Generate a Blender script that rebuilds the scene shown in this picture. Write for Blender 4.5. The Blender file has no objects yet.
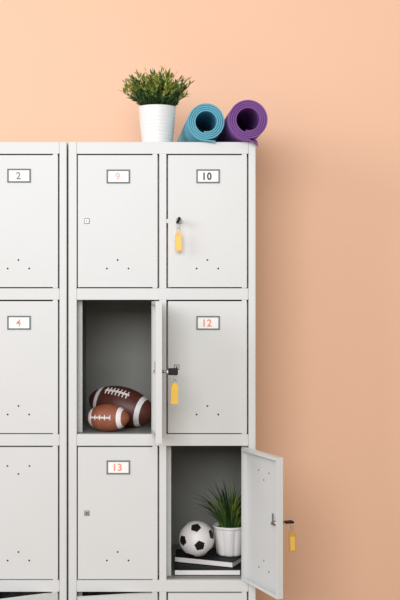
import bpy, bmesh, math, random
from mathutils import Vector, Matrix, Euler
random.seed(7)
S = 0.00305            # metres per photograph pixel on the lockers' front plane
F = 1100.0             # focal length in pixels = camera distance in those units
ZC = 445 * S           # camera height
scn = bpy.context.scene
col = scn.collection
W = {}                 # world origin of every object while nothing is rotated

def X(px): return (px - 200) * S
def Z(py): return (300 - py) * S + ZC
def V(px, d, py): return Vector((X(px), d * S, Z(py)))

# ------------------------------------------------------------------ materials
def mat(name, c, rough=0.5, metal=0.0, bump=0.0, bscale=200, var=0.0, vscale=30, trans=0.0, coat=0.0, spec=0.5, sss=0.0):
    m = bpy.data.materials.new(name); m.use_nodes = True
    nt = m.node_tree; b = nt.nodes['Principled BSDF']
    b.inputs['Base Color'].default_value = (*c, 1)
    b.inputs['Roughness'].default_value = rough
    b.inputs['Metallic'].default_value = metal
    b.inputs['Transmission Weight'].default_value = trans
    b.inputs['Coat Weight'].default_value = coat
    b.inputs['Specular IOR Level'].default_value = spec
    if sss:
        b.inputs['Subsurface Weight'].default_value = sss
        b.inputs['Subsurface Scale'].default_value = 0.01
    tc = nt.nodes.new('ShaderNodeTexCoord')
    if var:
        n = nt.nodes.new('ShaderNodeTexNoise'); n.inputs['Scale'].default_value = vscale
        n.inputs['Detail'].default_value = 4
        nt.links.new(tc.outputs['Object'], n.inputs['Vector'])
        r = nt.nodes.new('ShaderNodeValToRGB')
        r.color_ramp.elements[0].position = .3; r.color_ramp.elements[1].position = .7
        r.color_ramp.elements[0].color = (*[max(0, x * (1 - var)) for x in c], 1)
        r.color_ramp.elements[1].color = (*[min(1, x * (1 + var)) for x in c], 1)
        nt.links.new(n.outputs['Fac'], r.inputs['Fac'])
        nt.links.new(r.outputs['Color'], b.inputs['Base Color'])
    if bump:
        n = nt.nodes.new('ShaderNodeTexNoise'); n.inputs['Scale'].default_value = bscale
        nt.links.new(tc.outputs['Object'], n.inputs['Vector'])
        u = nt.nodes.new('ShaderNodeBump'); u.inputs['Strength'].default_value = bump
        u.inputs['Distance'].default_value = 0.001
        nt.links.new(n.outputs['Fac'], u.inputs['Height'])
        nt.links.new(u.outputs['Normal'], b.inputs['Normal'])
    return m

PAINT = mat('light_grey_powder_coat', (0.665, 0.688, 0.68), 0.42, bump=0.08, bscale=900, var=0.01, vscale=6)
INNER = mat('dark_grey_inside', (0.275, 0.278, 0.25), 0.55, var=0.05, vscale=8)  # inward carcass faces, darker grey than the outside
HOLE = mat('black_hole', (0.01, 0.01, 0.01), 0.9)
WALL = mat('peach_wall_paint', (0.92, 0.595, 0.415), 0.85, bump=0.15, bscale=250, var=0.012, vscale=2, spec=0.2)
FLOOR = mat('pale_floor_vinyl', (0.36, 0.28, 0.21), 0.5, var=0.08, vscale=5)
SKIRT = mat('white_skirting_paint', (0.8, 0.79, 0.77), 0.4)
CHROME = mat('chrome', (0.42, 0.40, 0.385), 0.4, metal=1.0)
PLATE = mat('grey_green_label_frame', (0.15, 0.185, 0.175), 0.6, spec=.2)
CARD = mat('white_card', (0.93, 0.93, 0.92), 0.7)
INK_G = mat('grey_ink', (0.22, 0.22, 0.22), 0.7)
INK_B = mat('black_ink', (0.03, 0.03, 0.035), 0.7)
INK_O = mat('orange_ink', (0.85, 0.33, 0.20), 0.7)
INK_P = mat('faded_orange_ink', (0.90, 0.52, 0.42), 0.7)
BLACKP = mat('black_plastic', (0.010, 0.010, 0.011), 0.55, spec=.25)
LOCK_SHADE = mat('grey_lock_shadow_border', (0.30, 0.30, 0.29), 0.6)  # shadow outline around the locks, put in as a grey colour
TAG_O = mat('orange_tag_plastic', (0.95, 0.40, 0.03), 0.3, sss=0.1)
TAG_OI = mat('amber_tag_paper', (1.0, 0.60, 0.10), 0.5)
TAG_Y = mat('yellow_tag_plastic', (0.93, 0.58, 0.06), 0.3, sss=0.1)
TAG_YI = mat('golden_tag_paper', (0.85, 0.52, 0.10), 0.5)
TAG_A = mat('amber_translucent_tag', (0.80, 0.50, 0.09), 0.25, trans=0.35)

# ------------------------------------------------------------------ builders
def newbm(): return bmesh.new()

def box(bm, a, b, mi=0, bevel=0.0, faces=None):
    """box between corners a and b (metres); faces = {'-x': material slot, ...}"""
    lo = Vector([min(a[i], b[i]) for i in range(3)]); hi = Vector([max(a[i], b[i]) for i in range(3)])
    r = bmesh.ops.create_cube(bm, size=1.0)
    vs = r['verts']
    for v in vs:
        v.co = Vector([lo[i] if v.co[i] < 0 else hi[i] for i in range(3)])
    fs = {f for v in vs for f in v.link_faces}
    bm.normal_update()
    for f in fs:
        f.material_index = mi
        if faces:
            for k, m in faces.items():
                ax = 'xyz'.index(k[1]); s = 1 if k[0] == '+' else -1
                if f.normal[ax] * s > .9: f.material_index = m
    if bevel:
        es = list({e for f in fs for e in f.edges})
        bmesh.ops.bevel(bm, geom=es, offset=bevel, segments=2, affect='EDGES', profile=0.5)

def pbox(bm, x0, x1, d0, d1, y0, y1, mi=0, bevel=0.0, faces=None):
    box(bm, V(x0, d0, y1), V(x1, d1, y0), mi, bevel, faces)

def cyl(bm, p0, p1, r0, r1=None, seg=20, mi=0, smooth=True):
    r1 = r0 if r1 is None else r1
    p0, p1 = Vector(p0), Vector(p1); ax = p1 - p0
    q = ax.to_track_quat('Z', 'Y').to_matrix().to_4x4()
    M = Matrix.Translation((p0 + p1) / 2) @ q
    r = bmesh.ops.create_cone(bm, cap_ends=True, segments=seg, radius1=r0, radius2=r1, depth=ax.length, matrix=M)
    for f in {f for v in r['verts'] for f in v.link_faces}:
        f.material_index = mi
        f.smooth = smooth and len(f.verts) == 4

def tube(bm, pts, r, seg=8, mi=0, closed=False):
    pts = [Vector(p) for p in pts]; n = len(pts); rings = []
    up = Vector((0.13, 0.21, 0.97)).normalized()
    for i in range(n):
        a = pts[(i - 1) % n] if (closed or i > 0) else pts[0]
        b = pts[(i + 1) % n] if (closed or i < n - 1) else pts[-1]
        t = (b - a).normalized()
        s = t.cross(up)
        if s.length < 1e-3: s = t.cross(Vector((1, 0, 0)))
        s.normalize(); u = s.cross(t)
        rr = r[i] if isinstance(r, (list, tuple)) else r
        rings.append([bm.verts.new(pts[i] + (s * math.cos(2 * math.pi * k / seg) + u * math.sin(2 * math.pi * k / seg)) * rr) for k in range(seg)])
    m = n if closed else n - 1
    for i in range(m):
        A, B = rings[i], rings[(i + 1) % n]
        for k in range(seg):
            f = bm.faces.new((A[k], A[(k + 1) % seg], B[(k + 1) % seg], B[k])); f.smooth = True; f.material_index = mi
    if not closed:
        for R in (rings[0][::-1], rings[-1]):
            f = bm.faces.new(R); f.material_index = mi

def lathe(bm, prof, seg=64, mi=0, centre=(0, 0, 0), rfun=None):
    """prof: list of (r, z[, slot]) around the vertical axis"""
    cx, cy, cz = centre; rings = []
    for p in prof:
        ring = []
        for k in range(seg):
            a = 2 * math.pi * k / seg
            r = p[0] * (rfun(a, p[1]) if rfun else 1)
            ring.append(bm.verts.new((cx + r * math.cos(a), cy + r * math.sin(a), cz + p[1])))
        rings.append(ring)
    for i in range(len(prof) - 1):
        for k in range(seg):
            f = bm.faces.new((rings[i][k], rings[i][(k + 1) % seg], rings[i + 1][(k + 1) % seg], rings[i + 1][k]))
            f.smooth = True; f.material_index = prof[i + 1][2] if len(prof[i + 1]) > 2 else mi
    for R in (rings[0][::-1], rings[-1]):
        if (R[0].co - R[1].co).length > 1e-7:
            f = bm.faces.new(R); f.material_index = mi

def obj(name, bm, mats, parent=None, origin=None, tidy=True):
    if tidy: bmesh.ops.recalc_face_normals(bm, faces=bm.faces)
    o0 = Vector(origin) if origin is not None else (W[parent.name].copy() if parent else Vector((0, 0, 0)))
    for v in bm.verts: v.co -= o0
    me = bpy.data.meshes.new(name); bm.to_mesh(me); bm.free()
    for m in mats: me.materials.append(m)
    o = bpy.data.objects.new(name, me); col.objects.link(o)
    W[o.name] = o0
    if parent:
        o.parent = parent; o.location = o0 - W[parent.name]
    else:
        o.location = o0
    return o

def empty(name, loc):
    o = bpy.data.objects.new(name, None); col.objects.link(o)
    o.empty_display_size = 0.05; o.location = loc; W[o.name] = Vector(loc); return o

def tag(o, label=None, cat=None, group=None, kind=None):
    if label: o['label'] = label
    if cat: o['category'] = cat
    if group: o['group'] = group
    if kind: o['kind'] = kind
    return o

def text_faces(bm, txt, centre, height, mi, xs=0.85, depth=0.0003):
    """upright characters facing -y, merged into bm"""
    cu = bpy.data.curves.new('t', 'FONT'); cu.body = txt; cu.align_x = 'CENTER'
    cu.size = height / 0.70; cu.extrude = depth; cu.offset = height * (0.04 if len(txt) > 1 else 0.02); cu.space_character = 1.15
    to = bpy.data.objects.new('t', cu); col.objects.link(to)
    dg = bpy.context.evaluated_depsgraph_get()
    me = bpy.data.meshes.new_from_object(to.evaluated_get(dg))
    zs = [v.co.y for v in me.vertices]; xx = [v.co.x for v in me.vertices]
    cz = (min(zs) + max(zs)) / 2; cx = (min(xx) + max(xx)) / 2
    old = set(bm.verts); oldf = set(bm.faces)
    for v in me.vertices:
        x, y, z = v.co; v.co = (centre[0] + (x - cx) * xs, centre[1] - z, centre[2] + y - cz)
    bm.from_mesh(me)
    for f in bm.faces:
        if f not in oldf: f.material_index = mi
    bpy.data.objects.remove(to); bpy.data.meshes.remove(me); bpy.data.curves.remove(cu)

# ------------------------------------------------------------------ the room
WALLD = 184
b = newbm(); box(b, (-4.2, WALLD * S, 0), (4.2, WALLD * S + 0.12, 3.4)); tag(obj('wall_back', b, [WALL]), kind='structure')
b = newbm(); box(b, (-4.2, -4.6, -0.1), (4.2, WALLD * S + 0.12, 0)); tag(obj('floor', b, [FLOOR]), kind='structure')
b = newbm(); box(b, (-4.2, WALLD * S - 0.014, 0), (4.2, WALLD * S, 0.09), bevel=0.003); tag(obj('baseboard_back', b, [SKIRT]), kind='structure')

# ------------------------------------------------------------------ lockers
BAR = [(142, 153.8), (288.3, 299.8), (434.2, 445.8), (580.2, 591.8), (726.2, 738)]
DOOR = [(155.2, 287.1), (301.2, 433.1), (447.2, 579.1), (593.2, 725)]
DEP = 162
FLOORPY = 745

def lock_mesh(b, lx, ly, key=False):
    """lock face on a closed door at px lx, ly; slot 0 chrome, slot 1 black"""
    c = V(lx, 0, ly)
    box(b, c + Vector((-2.75 * S, -0.2 * S, -2.85 * S)), c + Vector((2.75 * S, 0, 2.85 * S)), 2, 0.0003)  # flat grey plate standing in for the shadow border of the lock
    box(b, c + Vector((-2.1 * S, -0.5 * S, -2.2 * S)), c + Vector((2.1 * S, 0, 2.2 * S)), 0, 0.0008)
    cyl(b, c + Vector((0, -0.4 * S, 0)), c + Vector((0, -1.3 * S, 0)), 1.75 * S, 1.6 * S, 20, 0)
    box(b, c + Vector((-.45 * S, -1.42 * S, -1.1 * S)), c + Vector((.45 * S, -1.25 * S, 1.1 * S)), 1)

def make_door(cab, ox, c, r, number=None, ink=None, angle=0.0, latch=False, plate_dy=22.0, label=None):
    x0, x1 = ((77.9, 157.5), (168.1, 246.8))[c]; x0 += ox; x1 += ox
    y0, y1 = DOOR[r]; cx = (x0 + x1) / 2; T = 6.0; t = 0.45; lip = 3.2
    base = V(x1, 0, y1)
    b = newbm()
    pbox(b, x0, x1, 0, t, y0, y1, 0)                                    # face sheet
    pbox(b, x0, x0 + t, t, T, y0, y1, 0); pbox(b, x1 - t, x1, t, T, y0, y1, 0)
    pbox(b, x0 + t, x1 - t, t, T, y0, y0 + t, 0); pbox(b, x0 + t, x1 - t, t, T, y1 - t, y1, 0)
    pbox(b, x0 + t, x0 + lip, T - t, T, y0 + t, y1 - t, 0); pbox(b, x1 - 1.4, x1 - t, T - t, T, y0 + t, y1 - t, 0)
    pbox(b, x0 + lip, x1 - 1.4, T - t, T, y0 + t, y0 + lip, 0); pbox(b, x0 + lip, x1 - 1.4, T - t, T, y1 - lip, y1 - t, 0)
    top = y0 - 0.7
    for (hx, hy) in ((0, 105.5), (-10.8, 114), (10.8, 114), (-11, 19.5), (11, 19.5), (0, 27.5)):
        if number and hy < 50 : continue
        cyl(b, V(cx + hx, -0.06, top + hy), V(cx + hx, t + 0.08, top + hy), 0.92 * S, seg=12, mi=1)
    d = obj('door', b, [PAINT, HOLE], cab, base)
    if label: d['label'] = label
    # pivots that carry the door, seen as small tabs at the hinge corners
    if angle < 60:
        for yy0, yy1 in ((y0 - 1.35, y0), (y1, y1 + 1.05)):
            b = newbm(); pbox(b, x1 - 5, x1 - .3, 0.25, 3, yy0, yy1, 0); obj('hinge', b, [PAINT], d)
    if number:
        ppy = y0 - .7 + plate_dy
        b = newbm(); pc = V(cx + .6, 0, ppy)
        hw, hh, fr = 11.7 * S, 6.9 * S, 1.35 * S
        for (a0, a1, c0, c1) in ((-hw, hw, hh - fr, hh), (-hw, hw, -hh, -hh + fr), (-hw, -hw + fr, -hh + fr, hh - fr), (hw - fr, hw, -hh + fr, hh - fr)):
            box(b, pc + Vector((a0, -0.9 * S, c0)), pc + Vector((a1, 0, c1)), 0)
        box(b, pc + Vector((-hw + fr, -0.35 * S, -hh + fr)), pc + Vector((hw - fr, 0, hh - fr)), 1)
        text_faces(b, number, pc + Vector((-.6 * S, -0.42 * S, 0)), 7.0 * S, 2, xs=0.98 if len(number) == 1 else 0.92)
        obj('number_plate', b, [PLATE, CARD, ink], d, tidy=False)
    b = newbm(); lx, ly = x0 + (9.0 if c == 0 or angle > 60 else 10.6 if r == 0 else 8.6), top + (66.6 if angle < 100 else 63.4)
    lock_mesh(b, lx, ly)
    if angle > 60:                                                       # cam on the inside of the open door
        c0 = V(lx, t, ly)
        cyl(b, c0, c0 + Vector((0, 5.2 * S, 0)), 2.3 * S, mi=0)
        box(b, c0 + Vector((-1.5 * S, 5.2 * S, -1.8 * S)), c0 + Vector((1.5 * S, 6.0 * S, 9.5 * S)), 0, 0.001)
        cyl(b, c0 + Vector((0, 6.0 * S, 0)), c0 + Vector((0, 7.2 * S, 0)), 1.5 * S, seg=6, mi=0, smooth=False)
    obj('lock', b, [CHROME, HOLE, LOCK_SHADE], d)
    if latch:
        b = newbm(); pbox(b, x0 - 1.68, x0 - .02, .4, 2.6, ly - 2.1, ly + 1.9, 0); obj('latch', b, [PAINT], d)
    d.rotation_euler = (0, 0, math.radians(angle))
    return d, V(lx, -1.3, ly)

def make_cabinet(ox, label, doors):
    cab = empty('locker_cabinet', V(162 + ox, DEP / 2, FLOORPY))
    tag(cab, label, 'locker', 'steel locker cabinets against the wall')
    L, R, ML, MR = 68.5 + ox, 255.5 + ox, 159.3 + ox, 166.3 + ox
    T = 142; B = 738
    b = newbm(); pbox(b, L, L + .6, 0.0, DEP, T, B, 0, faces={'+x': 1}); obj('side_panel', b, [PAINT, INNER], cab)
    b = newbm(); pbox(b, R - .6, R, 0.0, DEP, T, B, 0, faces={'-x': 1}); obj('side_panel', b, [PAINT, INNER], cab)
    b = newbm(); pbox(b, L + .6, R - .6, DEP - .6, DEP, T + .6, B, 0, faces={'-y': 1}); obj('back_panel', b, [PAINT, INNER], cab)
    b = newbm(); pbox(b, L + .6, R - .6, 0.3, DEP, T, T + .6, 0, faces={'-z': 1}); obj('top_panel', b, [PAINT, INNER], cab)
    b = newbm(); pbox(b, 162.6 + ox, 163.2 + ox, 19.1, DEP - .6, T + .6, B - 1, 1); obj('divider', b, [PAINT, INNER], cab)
    for k in range(1, 5):
        y = BAR[k][0]
        for (a, c) in ((L + .6, 162.6 + ox), (163.2 + ox, R - .6)):
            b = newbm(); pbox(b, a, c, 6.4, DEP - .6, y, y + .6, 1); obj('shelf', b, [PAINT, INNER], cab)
    # front posts with the folded stops that the doors close against
    for (a, c, s0, s1) in ((L + .6, 76.6 + ox, L + .6, 80.4 + ox), (248.5 + ox, R - .6, 242.5 + ox, R - .6)):
        b = newbm(); pbox(b, a, c, 0, 18, T + .2, B, 0, 0.0005); pbox(b, s0, s1, 18, 19, T + .6, B, 0)
        obj('post', b, [PAINT], cab)
    b = newbm()
    for k in range(4):
        pbox(b, ML, MR, 0, 18, BAR[k][1], BAR[k + 1][0], 0)
    pbox(b, 153.5 + ox, 170.6 + ox, 18, 19, T + .6, B, 0)
    obj('post', b, [PAINT], cab)
    for (y0, y1) in BAR:
        b = newbm(); pbox(b, 77.0 + ox, 248.1 + ox, 0, 6.3, y0 + (.2 if y0 == 142 else 0), y1, 0, 0.0007)
        pbox(b, 76.7 + ox, 248.4 + ox, 0.6, 6.2, y0 + 1.2, y1 - 1.2, 0)
        obj('crossbar', b, [PAINT], cab)
    for fx in (L + 8, R - 8):
        for fd in (8, DEP - 8):
            b = newbm(); cyl(b, V(fx, fd, FLOORPY), V(fx, fd, B), 4.2 * S, mi=0); obj('foot', b, [BLACKP], cab)
    info = []
    for args in doors:
        info.append(make_door(cab, ox, **args))
    return cab, info

right_cab, rinfo = make_cabinet(0, 'grey steel locker cabinet with two doors open and the plant and rolled mats on top', [
    dict(c=0, r=0, number='9', ink=INK_P, plate_dy=22),
    dict(c=1, r=0, number='10', ink=INK_B, plate_dy=21.8, latch=True),
    dict(c=0, r=1, angle=95.2),
    dict(c=1, r=1, number='12', ink=INK_O, plate_dy=22.4),
    dict(c=0, r=2, number='13', ink=INK_O, plate_dy=20.8),
    dict(c=1, r=2, angle=113.0),
    dict(c=0, r=3, angle=13.0),
    dict(c=1, r=3)])
left_cab, linfo = make_cabinet(-189, 'grey steel locker cabinet with all doors shut or ajar, cut off by the left edge', [
    dict(c=0, r=0), dict(c=1, r=0, number='2', ink=INK_G, plate_dy=21.2),
    dict(c=0, r=1), dict(c=1, r=1, number='4', ink=INK_O, plate_dy=22.2),
    dict(c=0, r=2), dict(c=1, r=2),
    dict(c=0, r=3), dict(c=1, r=3, angle=27.0)])

# ------------------------------------------------------------------ keys with tags
def make_key(label, loc, yaw, roll, tagyaw, mats, swing=0.0, bt=1.3):
    """loc: centre of the lock face; the key sticks out along local -y before the yaw"""
    root = empty('key', loc); tag(root, label, 'key', 'keys left in the locker doors')
    c = Vector(loc); px = S
    Rr = Matrix.Rotation(math.radians(roll), 4, 'Y')
    def place(bm, M):
        bmesh.ops.transform(bm, matrix=Matrix.Translation(c) @ M, verts=bm.verts)
    b = newbm(); box(b, (-.45 * px, -5.4 * px, -1.3 * px), (.45 * px, -.15 * px, 1.3 * px), 0, .0003)
    cyl(b, (0, -.15 * px, 0), (0, -3.6 * px, 0), 1.5 * px, mi=0)
    place(b, Rr); obj('blade', b, [CHROME], root)
    b = newbm(); box(b, (-bt * px, -14.2 * px, -3.3 * px), (bt * px, -5.0 * px, 3.3 * px), 0, .0028)
    place(b, Rr); obj('bow', b, [BLACKP], root)
    # everything below hangs from the outer end of the bow
    h = Vector((0, -11.2 * px, 0)) if roll < 60 else Vector((0, -12.6 * px, 0))
    drop = 3.0 * px if abs(roll) < 60 else .9 * px
    top = h - Vector((0, 0, drop))
    ty = Matrix.Rotation(math.radians(tagyaw), 4, 'Z')
    b = newbm()
    rr = 2.6 * px; cc = Vector((0, 0, -rr + .3 * px))
    tube(b, [cc + Vector((rr * .55 * math.cos(a), 0.25 * px * math.sin(a), rr * math.sin(a))) for a in [2 * math.pi * k / 20 for k in range(20)]], .3 * px, 6, closed=True)
    cc2 = cc - Vector((0, 0, 2 * rr - .9 * px))
    tube(b, [cc2 + Vector((rr * .6 * math.cos(a), .5 * px * math.cos(a), rr * .7 * math.sin(a))) for a in [2 * math.pi * k / 20 for k in range(20)]], .3 * px, 6, closed=True)
    place(b, Matrix.Translation(top) @ ty); obj('key_ring', b, [CHROME], root)
    b = newbm()
    z0 = -rr * 2 - 2 * rr * .7 + 1.2 * px
    w, hgt, th = 3.35 * px, 19.6 * px, .75 * px
    def prism(outline, y0, y1, mi):
        A = [b.verts.new((x, y0, z)) for x, z in outline]; B = [b.verts.new((x, y1, z)) for x, z in outline]
        n = len(A)
        f = b.faces.new(A); f.material_index = mi; f = b.faces.new(B[::-1]); f.material_index = mi
        for i in range(n):
            f = b.faces.new((A[i], B[i], B[(i + 1) % n], A[(i + 1) % n])); f.material_index = mi
    out = [(-w * .38, z0), (w * .38, z0), (w * .62, z0 - 1.6 * px), (w, z0 - 4.2 * px), (w, z0 - hgt), (-w, z0 - hgt), (-w, z0 - 4.2 * px), (-w * .62, z0 - 1.6 * px)]
    prism(out, -th, th, 0)
    wi = w * .66
    prism([(-wi, z0 - 5.5 * px), (wi, z0 - 5.5 * px), (wi, z0 - hgt + 1.2 * px), (-wi, z0 - hgt + 1.2 * px)], -th - .12 * px, th + .12 * px, 1)
    place(b, Matrix.Translation(top) @ ty @ Matrix.Rotation(math.radians(swing), 4, 'Y'))
    obj('key_tag', b, mats, root)
    root.rotation_euler = (0, 0, math.radians(yaw))
    return root

def rotated_lock(info, angle):
    d, p = info
    piv = W[d.name]; M = Matrix.Rotation(math.radians(angle), 4, 'Z')
    return piv + M @ (p - piv)

make_key('black key with orange tag hanging from the lock of shut door 10', rinfo[1][1], 0, 22, 0, [TAG_O, TAG_OI])
make_key('black key with yellow tag in the open door of the football locker, overlapping door 12',
         rotated_lock(rinfo[2], 95.2), 95.2, 4, -80, [TAG_Y, TAG_YI], 1)
make_key('black key with amber tag on the lower right open door, against the peach wall',
         rotated_lock(rinfo[5], 113), 113, 84, -100, [TAG_A, TAG_YI], -2, .9)

# ------------------------------------------------------------------ yoga mats
def make_mat(label, cxp, rout, rin, yaw, d0, length, mats, tail, droop, name='yoga_mat'):
    top = Z(142)
    k = F / (F + d0)
    cx = X(200 + (cxp - 200) / k)
    rout *= S; rin *= S
    th = 1.78 * S
    turns = round((rout - th / 2 - rin) / (2.2 * S)) + .04; pitch = (rout - th / 2 - rin) / turns; th = pitch * .76
    a1 = math.radians(-90); a0 = a1 - turns * 2 * math.pi
    cl = []; n = int(turns * 48)
    for i in range(n + 1):
        a = a0 + (a1 - a0) * i / n; r = rin + (rout - th / 2 - rin) * i / n
        cl.append((r * math.cos(a), r * math.sin(a), 0.0))
    zb = cl[-1][1]
    for i in range(1, 13):
        s = i / 12
        cl.append((tail * S * s, zb, s))
    N = len(cl); side = []
    for i in range(N):
        p = cl[max(i - 1, 0)]; q = cl[min(i + 1, N - 1)]
        t = Vector((q[0] - p[0], 0, q[1] - p[1])).normalized(); nn = Vector((-t.z, 0, t.x))
        c = Vector((cl[i][0], 0, cl[i][1]))
        side.append((c + nn * th / 2, c - nn * th / 2, cl[i][2]))
    low = zb - th / 2
    org = Vector((cx, d0 * S, top - low + 0.0002))
    b = newbm()
    ds = [0, 2, 4, 6, 8.4, 12, 16, 60, 120, length]
    rings = []
    for dd in ds:
        ring = []
        for (u, v, s) in side:
            dz = 0
            past = max(0, (-d0 - 2.6 - dd) / max(1e-6, -d0 - 2.6)) if d0 < 0 else 0
            dz = -droop * S * past ** 1.3 * s ** 1.2
            ring.append((b.verts.new(u + org + Vector((0, dd * S, dz))), b.verts.new(v + org + Vector((0, dd * S, dz)))))
        rings.append(ring)
    for j in range(len(ds) - 1):
        A, B = rings[j], rings[j + 1]
        for i in range(N - 1):
            f = b.faces.new((A[i][0], A[i + 1][0], B[i + 1][0], B[i][0])); f.smooth = True; f.material_index = 0
            f = b.faces.new((A[i][1], B[i][1], B[i + 1][1], A[i + 1][1])); f.smooth = True; f.material_index = 1
        for i in (0, N - 1):
            b.faces.new((A[i][0], B[i][0], B[i][1], A[i][1]))
    for R in (rings[0], rings[-1]):
        for i in range(N - 1):
            f = b.faces.new((R[i][0], R[i][1], R[i + 1][1], R[i + 1][0])); f.material_index = 2
    o = obj(name, b, mats, origin=Vector((cx, d0 * S, top)))
    o.rotation_euler = (0, 0, math.radians(yaw))
    tag(o, label, 'yoga mat', 'rolled exercise mats on top of the lockers')
    return o
TEAL = mat('teal_mat_foam', (0.08, 0.36, 0.50), 0.8, bump=0.3, bscale=1500, var=0.08, vscale=120)
TEAL2 = mat('teal_mat_inner_side', (0.11, 0.42, 0.56), 0.8, bump=0.3, bscale=1500)
TEALE = mat('teal_mat_cut_edge', (0.12, 0.40, 0.52), 0.85, var=0.15, vscale=300)
PUR = mat('purple_mat_foam', (0.22, 0.08, 0.32), 0.8, bump=0.3, bscale=1500, var=0.08, vscale=120)
PUR2 = mat('purple_mat_inner_side', (0.24, 0.09, 0.36), 0.8, bump=0.3, bscale=1500)
PURE = mat('purple_mat_cut_edge', (0.19, 0.07, 0.28), 0.85, var=0.15, vscale=300)
make_mat('teal blue rolled exercise mat lying between the white potted plant and the purple mat', 206.6, 19.3, 10.3, 5.0, -6, 174, [TEAL, TEAL2, TEALE], 9, 1.6)
make_mat('purple rolled exercise mat with its loose end drooping over the locker corner', 248.6, 20.6, 11.3, 5.0, -11, 176, [PUR, PUR2, PURE], 9.5, 6.5)

# ------------------------------------------------------------------ plants
POTW = mat('white_glazed_ceramic', (0.86, 0.86, 0.85), 0.3)
SOIL = mat('dark_potting_soil', (0.03, 0.022, 0.016), 0.95, bump=0.8, bscale=300)
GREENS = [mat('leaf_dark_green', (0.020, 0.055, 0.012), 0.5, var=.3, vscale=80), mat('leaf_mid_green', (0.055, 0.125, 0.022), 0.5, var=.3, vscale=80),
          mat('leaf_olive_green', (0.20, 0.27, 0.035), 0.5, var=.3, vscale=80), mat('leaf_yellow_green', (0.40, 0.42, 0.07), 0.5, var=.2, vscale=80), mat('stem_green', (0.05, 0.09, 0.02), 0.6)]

def leaf(bm, p, dirv, L, w, mi, fold=0.25):
    t = dirv.normalized(); s = t.cross(Vector((random.uniform(-.5, .5), random.uniform(-.5, .5), 1))).normalized(); n = s.cross(t)
    pts = [(0, 0), (.3, 1), (.62, .8), (1, 0)]
    mid = [bm.verts.new(p + t * L * a + n * (-fold * w if 0 < i < 3 else 0) - Vector((0, 0, .12 * L * a * a))) for i, (a, _) in enumerate(pts)]
    lf = [bm.verts.new(p + t * L * pts[i][0] + s * w * pts[i][1] - Vector((0, 0, .12 * L * pts[i][0] ** 2))) for i in (1, 2)]
    rt = [bm.verts.new(p + t * L * pts[i][0] - s * w * pts[i][1] - Vector((0, 0, .12 * L * pts[i][0] ** 2))) for i in (1, 2)]
    for q in ((mid[0], mid[1], lf[0]), (mid[0], rt[0], mid[1]), (mid[1], mid[2], lf[1], lf[0]), (mid[1], rt[0], rt[1], mid[2]), (mid[2], mid[3], lf[1]), (mid[2], rt[1], mid[3])):
        f = bm.faces.new(q); f.material_index = mi; f.smooth = True

# bushy plant on the cabinet
c = Vector((X(155.6), 40 * S, Z(142)))
root = empty('potted_plant', c)
tag(root, 'bushy small-leaved plant in a ribbed white pot on top of the lockers', 'plant', None)
b = newbm(); H = 41.3 * S
prof = [(0.0001, .0005), (15.2 * S, .0005), (15.6 * S, .002)]
nr = 40
for i in range(1, nr + 1):
    t = i / nr; r = (15.6 + 4.0 * t) * S
    rib = 0.0 if t > .8 else (0.22 * S * math.sin(t * math.pi * 2 * 11))
    prof.append((r + rib, .002 + t * (H - .004)))
prof += [(20.0 * S, H), (19.2 * S, H), (18.6 * S, H - .003), (18.0 * S, H - 5 * S), (.0001, H - 5 * S)]
lathe(b, prof, 72, 0, c); obj('pot', b, [POTW], root)
b = newbm(); lathe(b, [(18.0 * S, 0), (14 * S, .002), (.0001, .003)], 32, 0, c + Vector((0, 0, H - 5 * S))); obj('soil', b, [SOIL], root)
b = newbm()
for i in range(190):
    az = random.uniform(0, 2 * math.pi); rad = math.sqrt(random.random())
    base = c + Vector((math.cos(az) * rad * 12 * S, math.sin(az) * rad * 12 * S, H - 4.5 * S))
    lean = rad * .82 + random.uniform(-.1, .1)
    dirh = Vector((math.cos(az), math.sin(az), 0)) * math.sin(lean); L = random.uniform(23, 46) * S * (1.0 if rad < .5 else .88)
    pts = []
    for j in range(7):
        s = j / 6
        pts.append(base + Vector((0, 0, math.cos(lean) * L * s)) + dirh * L * s * (0.55 + .4 * s) + Vector((random.gauss(0, .35) * S, random.gauss(0, .35) * S, 0)))
    tube(b, pts, [.38 * S] * 6 + [.15 * S], 3, 4)
    bright = random.random()
    for j in range(1, 7):
        for q in range(3 if j > 1 else 2):
            p = pts[j - 1].lerp(pts[j], random.random())
            t = (pts[j] - pts[j - 1]).normalized()
            o = Vector((random.uniform(-1, 1), random.uniform(-1, 1), random.uniform(-.3, .8)))
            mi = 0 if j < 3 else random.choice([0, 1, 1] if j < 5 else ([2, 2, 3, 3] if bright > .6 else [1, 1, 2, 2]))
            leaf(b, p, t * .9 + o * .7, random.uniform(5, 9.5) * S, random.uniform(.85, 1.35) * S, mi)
    leaf(b, pts[-1], pts[-1] - pts[-2], 6.5 * S, .8 * S, 2 if bright > .4 else 1)
tag(obj('foliage', b, GREENS, root, tidy=False))

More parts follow.
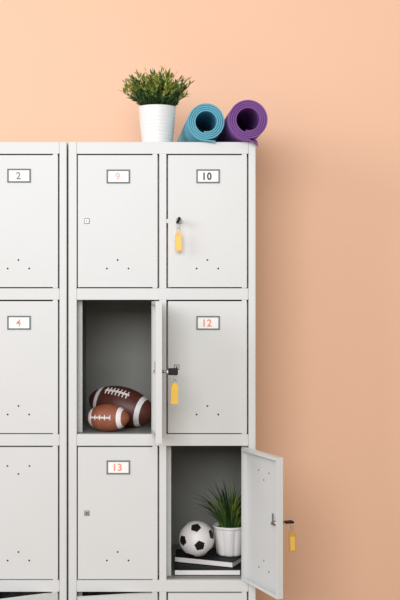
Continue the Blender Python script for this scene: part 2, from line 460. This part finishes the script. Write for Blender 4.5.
# ------------------------------------------------------------------ footballs
def make_football(label, cxp, d, L, R, yaw, tilt, roll, leather, shelf_py, bands, lace, ticks, group):
    k = F / (F + d)
    L *= S; R *= S
    NT, NA = 96, 96
    b = newbm(); ts = []
    for i in range(NT + 1):
        ts.append(-math.cos(math.pi * i / NT))
    for q in bands: ts += [q[0], q[1], -q[0], -q[1]]
    ts = sorted(set(ts))
    def rad(t): return R * max(0.0, 1 - abs(t) ** 2.0) ** 0.60
    rings = []
    for t in ts:
        ring = []
        for kx in range(NA):
            a = 2 * math.pi * kx / NA
            sd = min(abs((a * 4 / (2 * math.pi) + .5) % 1 - .5) * (math.pi / 2), 1)      # distance to the nearest seam
            r = rad(t) * (1 - 0.022 * math.exp(-(sd / 0.05) ** 2))
            ring.append(b.verts.new((L * t, r * math.cos(a), r * math.sin(a))) if r > 1e-6 else None)
        rings.append(ring)
    tipA = b.verts.new((-L, 0, 0)); tipB = b.verts.new((L, 0, 0))
    for i in range(len(ts) - 1):
        tm = abs((ts[i] + ts[i + 1]) / 2); mi = 1 if any(q[0] < tm < q[1] for q in bands) else 0
        for kx in range(NA):
            k2 = (kx + 1) % NA; A, B = rings[i], rings[i + 1]
            if A[0] is None: f = b.faces.new((tipA, B[k2], B[kx]))
            elif B[0] is None: f = b.faces.new((A[kx], A[k2], tipB))
            else: f = b.faces.new((A[kx], A[k2], B[k2], B[kx]))
            f.smooth = True; f.material_index = mi
    def surf(t, a, up=0.0):
        r = rad(t) + up
        return Vector((L * t, r * math.cos(a), r * math.sin(a)))
    lb = newbm(); a0 = math.pi / 2                       # the laces sit on the seam at local +z
    t0, t1 = lace
    for da in (-.035, .035):
        tube(lb, [surf(t0 + (t1 - t0) * j / 24, a0 + da, .25 * S) for j in range(25)], .42 * S * R / (21 * S) + .12 * S, 8)
    for j in range(ticks):
        t = t0 + (t1 - t0) * (j + .5) / ticks if ticks > 5 else t0 + (t1 - t0) * j / (ticks - 1)
        w = .24 if ticks > 5 else .19
        tube(lb, [surf(t, a0 - w + 2 * w * q / 8, (.55 if 0 < q < 8 else -.1) * S) for q in range(9)], .62 * S * R / (21 * S) + .08 * S, 8)
    M = Matrix.Rotation(math.radians(yaw), 4, 'Z') @ Matrix.Rotation(math.radians(tilt), 4, 'Y') @ Matrix.Rotation(math.radians(roll), 4, 'X')
    bmesh.ops.transform(b, matrix=M, verts=b.verts); bmesh.ops.transform(lb, matrix=M, verts=lb.verts)
    zmin = min(v.co.z for v in b.verts)
    c = Vector((X(200 + (cxp - 200) / k), d * S, Z(shelf_py) - zmin + .0003))
    for m_ in (b, lb): bmesh.ops.translate(m_, vec=c, verts=m_.verts)
    o = obj('football', b, [leather, BAND], origin=Vector((c.x, c.y, Z(shelf_py))))
    obj('laces', lb, [LACE], o)
    tag(o, label, 'football', group)
    return o
LEA_D = mat('dark_maroon_leather', (0.095, 0.026, 0.018), 0.42, bump=0.35, bscale=900, var=0.12, vscale=60)
LEA_L = mat('light_brown_leather', (0.27, 0.085, 0.04), 0.5, bump=0.35, bscale=900, var=0.12, vscale=60)
BAND = mat('white_ball_band', (0.82, 0.82, 0.81), 0.5, bump=0.2, bscale=900)
LACE = mat('white_lace', (0.86, 0.85, 0.83), 0.6)
make_football('large dark maroon football with white laces, behind the small brown football', 121.8, 62, 38.8, 20.8, -22, 12, 38, LEA_D, BAR[2][0],
              [(.575, .70)], (-.44, .30), 7, 'footballs in the open locker')
make_football('small brown football with white bands, in front of the large dark one', 107.8, 22, 23.6, 14.0, -20, -1, 84, LEA_L, BAR[2][0],
              [(.58, .76)], (-.58, .36), 5, 'footballs in the open locker')

# ------------------------------------------------------------------ books
SH = BAR[3][0]
COVER = mat('black_book_cover', (0.008, 0.009, 0.009), 0.6, bump=.1, bscale=600, spec=.2)
def page_mat():
    m = mat('book_pages', (0.85, 0.84, 0.82), 0.8); nt = m.node_tree; bs = nt.nodes['Principled BSDF']
    tc = nt.nodes.new('ShaderNodeTexCoord'); w = nt.nodes.new('ShaderNodeTexWave'); w.bands_direction = 'Z'
    w.inputs['Scale'].default_value = 260; w.inputs['Distortion'].default_value = .6
    r = nt.nodes.new('ShaderNodeValToRGB'); r.color_ramp.elements[0].color = (.70, .69, .67, 1); r.color_ramp.elements[1].color = (.90, .89, .87, 1)
    nt.links.new(tc.outputs['Object'], w.inputs['Vector']); nt.links.new(w.outputs['Fac'], r.inputs['Fac']); nt.links.new(r.outputs['Color'], bs.inputs['Base Color'])
    return m
PAGE = page_mat()
def make_book(label, corner, yaw, wx, dy, th, zb):
    """corner: px, depth of the front-left bottom corner; th, zb in px units (zb above the shelf)"""
    o0 = Vector((X(corner[0]), corner[1] * S, Z(SH) + zb * S))
    root = empty('book', o0); tag(root, label, 'book', 'black books under the soccer ball')
    ct = .55 * S
    b = newbm()
    w, d, t = wx * S, dy * S, th * S
    box(b, o0 + Vector((0, 0, 0)), o0 + Vector((w, d, ct)), 0, .0003)
    box(b, o0 + Vector((0, 0, t - ct)), o0 + Vector((w, d, t)), 0, .0003)
    box(b, o0 + Vector((0, d - ct, ct)), o0 + Vector((w, d, t - ct)), 0)
    obj('cover', b, [COVER], root)
    b = newbm(); box(b, o0 + Vector((.9 * S, .7 * S, ct)), o0 + Vector((w - .9 * S, d - ct, t - ct)), 0)
    obj('pages', b, [PAGE], root)
    root.rotation_euler = (0, 0, math.radians(yaw))
    return root
make_book('lower black covered book of two, lying straight on the locker shelf', (173.6, 18), 0, 68, 92, 6.0, 0.1)
make_book('black covered book lying askew on top of the other book, under the soccer ball', (172.8, 50), -23, 66, 50, 6.1, 6.2)
BT = 6.2 + 6.1        # top of the stack above the shelf
ztop = Z(SH) + (BT + .15) * S

# ------------------------------------------------------------------ soccer ball
def make_soccer(loc, R):
    import itertools
    ph = (1 + 5 ** .5) / 2
    ico = [Vector(v).normalized() for v in itertools.chain.from_iterable(
        [[(0, a, b_ * ph), (a, b_ * ph, 0), (b_ * ph, 0, a)] for a in (-1, 1) for b_ in (-1, 1)])]
    def dirp(x, y):                       # photograph offset (right, up) / radius -> direction
        z = math.sqrt(max(0, 1 - x * x - y * y)); e = math.radians(11.7)
        return Vector((x, y * math.sin(e) - z * math.cos(e), y * math.cos(e) + z * math.sin(e)))
    tgt = [dirp(-.07, .62), dirp(-.75, -.09), dirp(.14, -.38)]
    best = None
    import numpy as np
    for i0 in range(1):
        for j0 in range(12):
            for k0 in range(12):
                if abs(ico[i0].dot(ico[j0]) - .447) > .01 or abs(ico[i0].dot(ico[k0]) - .447) > .01 or abs(ico[j0].dot(ico[k0]) - .447) > .01: continue
                A = np.array([ico[i0], ico[j0], ico[k0]]); B = np.array(tgt)
                U, s_, Vt = np.linalg.svd(A.T @ B)
                dsg = np.sign(np.linalg.det(Vt.T @ U.T)); Rm = Vt.T @ np.diag([1, 1, dsg]) @ U.T
                e = np.linalg.norm((Rm @ A.T).T - B)
                if best is None or e < best[0]: best = (e, Rm)
    Rm = Matrix(best[1].tolist())
    pent = [Rm @ v for v in ico]
    hexc = []
    for a, b_, c_ in itertools.combinations(pent, 3):
        if min(a.dot(b_), a.dot(c_), b_.dot(c_)) > .4: hexc.append((a + b_ + c_).normalized())
    cen = [(v, 1) for v in pent] + [(v, 0) for v in hexc]
    b = newbm()
    bmesh.ops.create_icosphere(b, subdivisions=6, radius=1)
    CP, SP = math.cos(math.radians(1)), 1
    kP, kH = 1.0, 1.0
    # panel edges lie where v.pent * cos-offset equals v.hex * cos-offset on the truncated solid
    dP, dH = 0.958, 0.9149              # plane distances of the pentagon / hexagon faces over circumradius
    def classify(v):
        sc = sorted(((v.dot(c0) / (dP if k0 else dH), k0) for c0, k0 in cen), reverse=True)
        return sc[0][1], sc[0][0] - sc[1][0]
    for f in b.faces:
        kk, _ = classify(f.calc_center_median().normalized()); f.material_index = kk; f.smooth = True
    for v in b.verts:
        n = v.co.normalized(); _, g = classify(n)
        v.co = n * R * (1 - .006 * math.exp(-(g / .008) ** 2))
    bmesh.ops.translate(b, vec=loc, verts=b.verts)
    return obj('soccer_ball', b, [BALLW, BALLB], origin=loc - Vector((0, 0, R)))
BALLW = mat('white_ball_panels', (0.88, 0.86, 0.85), 0.4, var=.02, vscale=60)
BALLB = mat('black_ball_panels', (0.010, 0.011, 0.011), 0.55, spec=.2)
d = 50; k = F / (F + d); R = 18.5 * S
sb = make_soccer(Vector((X(200 + (196.6 - 200) / k), d * S, ztop + R * .985)), R)
tag(sb, 'small white soccer ball with black pentagons resting on the two books', 'ball')

# ------------------------------------------------------------------ grass plant on the books
d = 60; k = F / (F + d)
c = Vector((X(200 + (230.5 - 200) / k), d * S, ztop))
root = empty('potted_plant', c)
tag(root, 'grassy long-bladed plant in a fluted white pot beside the soccer ball', 'plant')
b = newbm(); H = 31 * S
def flute(a, z):
    t = min(1, max(0, z / H))
    return 1 + .09 * (abs(math.cos(a * 4 + .5)) ** .7 - .6) * (1 if t < .82 else max(0, (1 - t) / .18))
prof = [(0.0001, .0002), (12.4 * S, .0002), (13.4 * S, .001)]
for i in range(1, 21):
    t = i / 20; prof.append(((13.6 + 4.2 * t ** .8) * S, .001 + t * (H * .9)))
prof += [(18.6 * S, H * .93), (18.8 * S, H * .97), (18.3 * S, H), (17.2 * S, H), (16.4 * S, H - 3 * S), (.0001, H - 3.5 * S)]
lathe(b, prof, 96, 0, c, flute); obj('pot', b, [POTW], root)
b = newbm(); lathe(b, [(15.6 * S, 0), (10 * S, .0015), (.0001, .002)], 32, 0, c + Vector((0, 0, H - 3 * S))); obj('soil', b, [SOIL], root)
b = newbm()
for i in range(175):
    az = random.uniform(0, 2 * math.pi); rad = math.sqrt(random.random())
    base = c + Vector((math.cos(az) * rad * 10 * S, math.sin(az) * rad * 10 * S, H - 3 * S))
    L = random.uniform(32, 57) * S
    lean = .12 + rad * .9 + random.uniform(-.1, .15)
    hd = Vector((math.cos(az + random.uniform(-.4, .4)), math.sin(az + random.uniform(-.4, .4)), 0))
    curl = random.uniform(.1, .55) * rad
    mi = random.choice([0, 0, 1, 1, 2]); w = random.uniform(.85, 1.5) * S
    prev = None; p = base.copy(); ang = lean * .4
    side = Vector((-hd.y, hd.x, 0)) * .8 + Vector((.6, 0, 0)); side.normalize()
    n = 10
    for j in range(n + 1):
        s = j / n; ww = w * (1 - s ** 2.2) + .05 * S
        q = (b.verts.new(p + side * ww), b.verts.new(p - hd * .0 + Vector((0, 0, -.25 * ww)) + hd * .3 * ww), b.verts.new(p - side * ww))
        if prev:
            for h in (0, 1):
                f = b.faces.new((prev[h], prev[h + 1], q[h + 1], q[h])); f.material_index = mi; f.smooth = True
        prev = q
        ang = lean * (.4 + .9 * s) + curl * 1.6 * s * s
        step = L / n
        p = p + hd * math.sin(ang) * step + Vector((0, 0, math.cos(ang) * step))
        lim = X(249.5)
        if p.y < 23 * S: p.y = 23 * S + random.random() * S
        if p.x > lim: p.x = lim - random.random() * S
        if p.x < X(170): p.x = X(170)
tag(obj('foliage', b, GREENS, root, tidy=False))

# ------------------------------------------------------------------ light
w = bpy.data.worlds.new('world'); scn.world = w; w.use_nodes = True
bg = w.node_tree.nodes['Background']; bg.inputs[0].default_value = (1.0, 0.92, 0.81, 1); bg.inputs[1].default_value = 0.55
def area(name, loc, target, sx, sy, energy, color):
    l = bpy.data.lights.new(name, 'AREA'); l.shape = 'RECTANGLE'; l.size = sx; l.size_y = sy; l.energy = energy; l.color = color
    o = bpy.data.objects.new(name, l); col.objects.link(o); o.location = loc
    o.rotation_euler = (Vector(target) - Vector(loc)).to_track_quat('-Z', 'Y').to_euler(); return o
area('window_daylight', (-3.2, -2.5, 2.55), (0.1, 0.2, 1.5), 2.0, 1.6, 54, (1.0, 0.985, 1.09))
area('front_fill_light', (-0.6, -5.0, 2.55), (-0.1, 0.2, 1.85), 2.4, 1.6, 138, (0.99, 0.99, 1.04))  # added fill from behind the camera, brightens the open compartments

cam = bpy.data.cameras.new('camera'); co = bpy.data.objects.new('camera', cam); col.objects.link(co)
co.location = (0, -F * S, ZC); co.rotation_euler = (math.pi / 2, 0, 0)
cam.sensor_fit = 'VERTICAL'; cam.sensor_height = 24; cam.lens = F / 600 * 24; cam.clip_start = .05
scn.camera = co
vs = scn.view_settings; vs.view_transform = 'Standard'; vs.look = 'None'; vs.gamma = 1; vs.exposure = 0.0; vs.use_curve_mapping = False
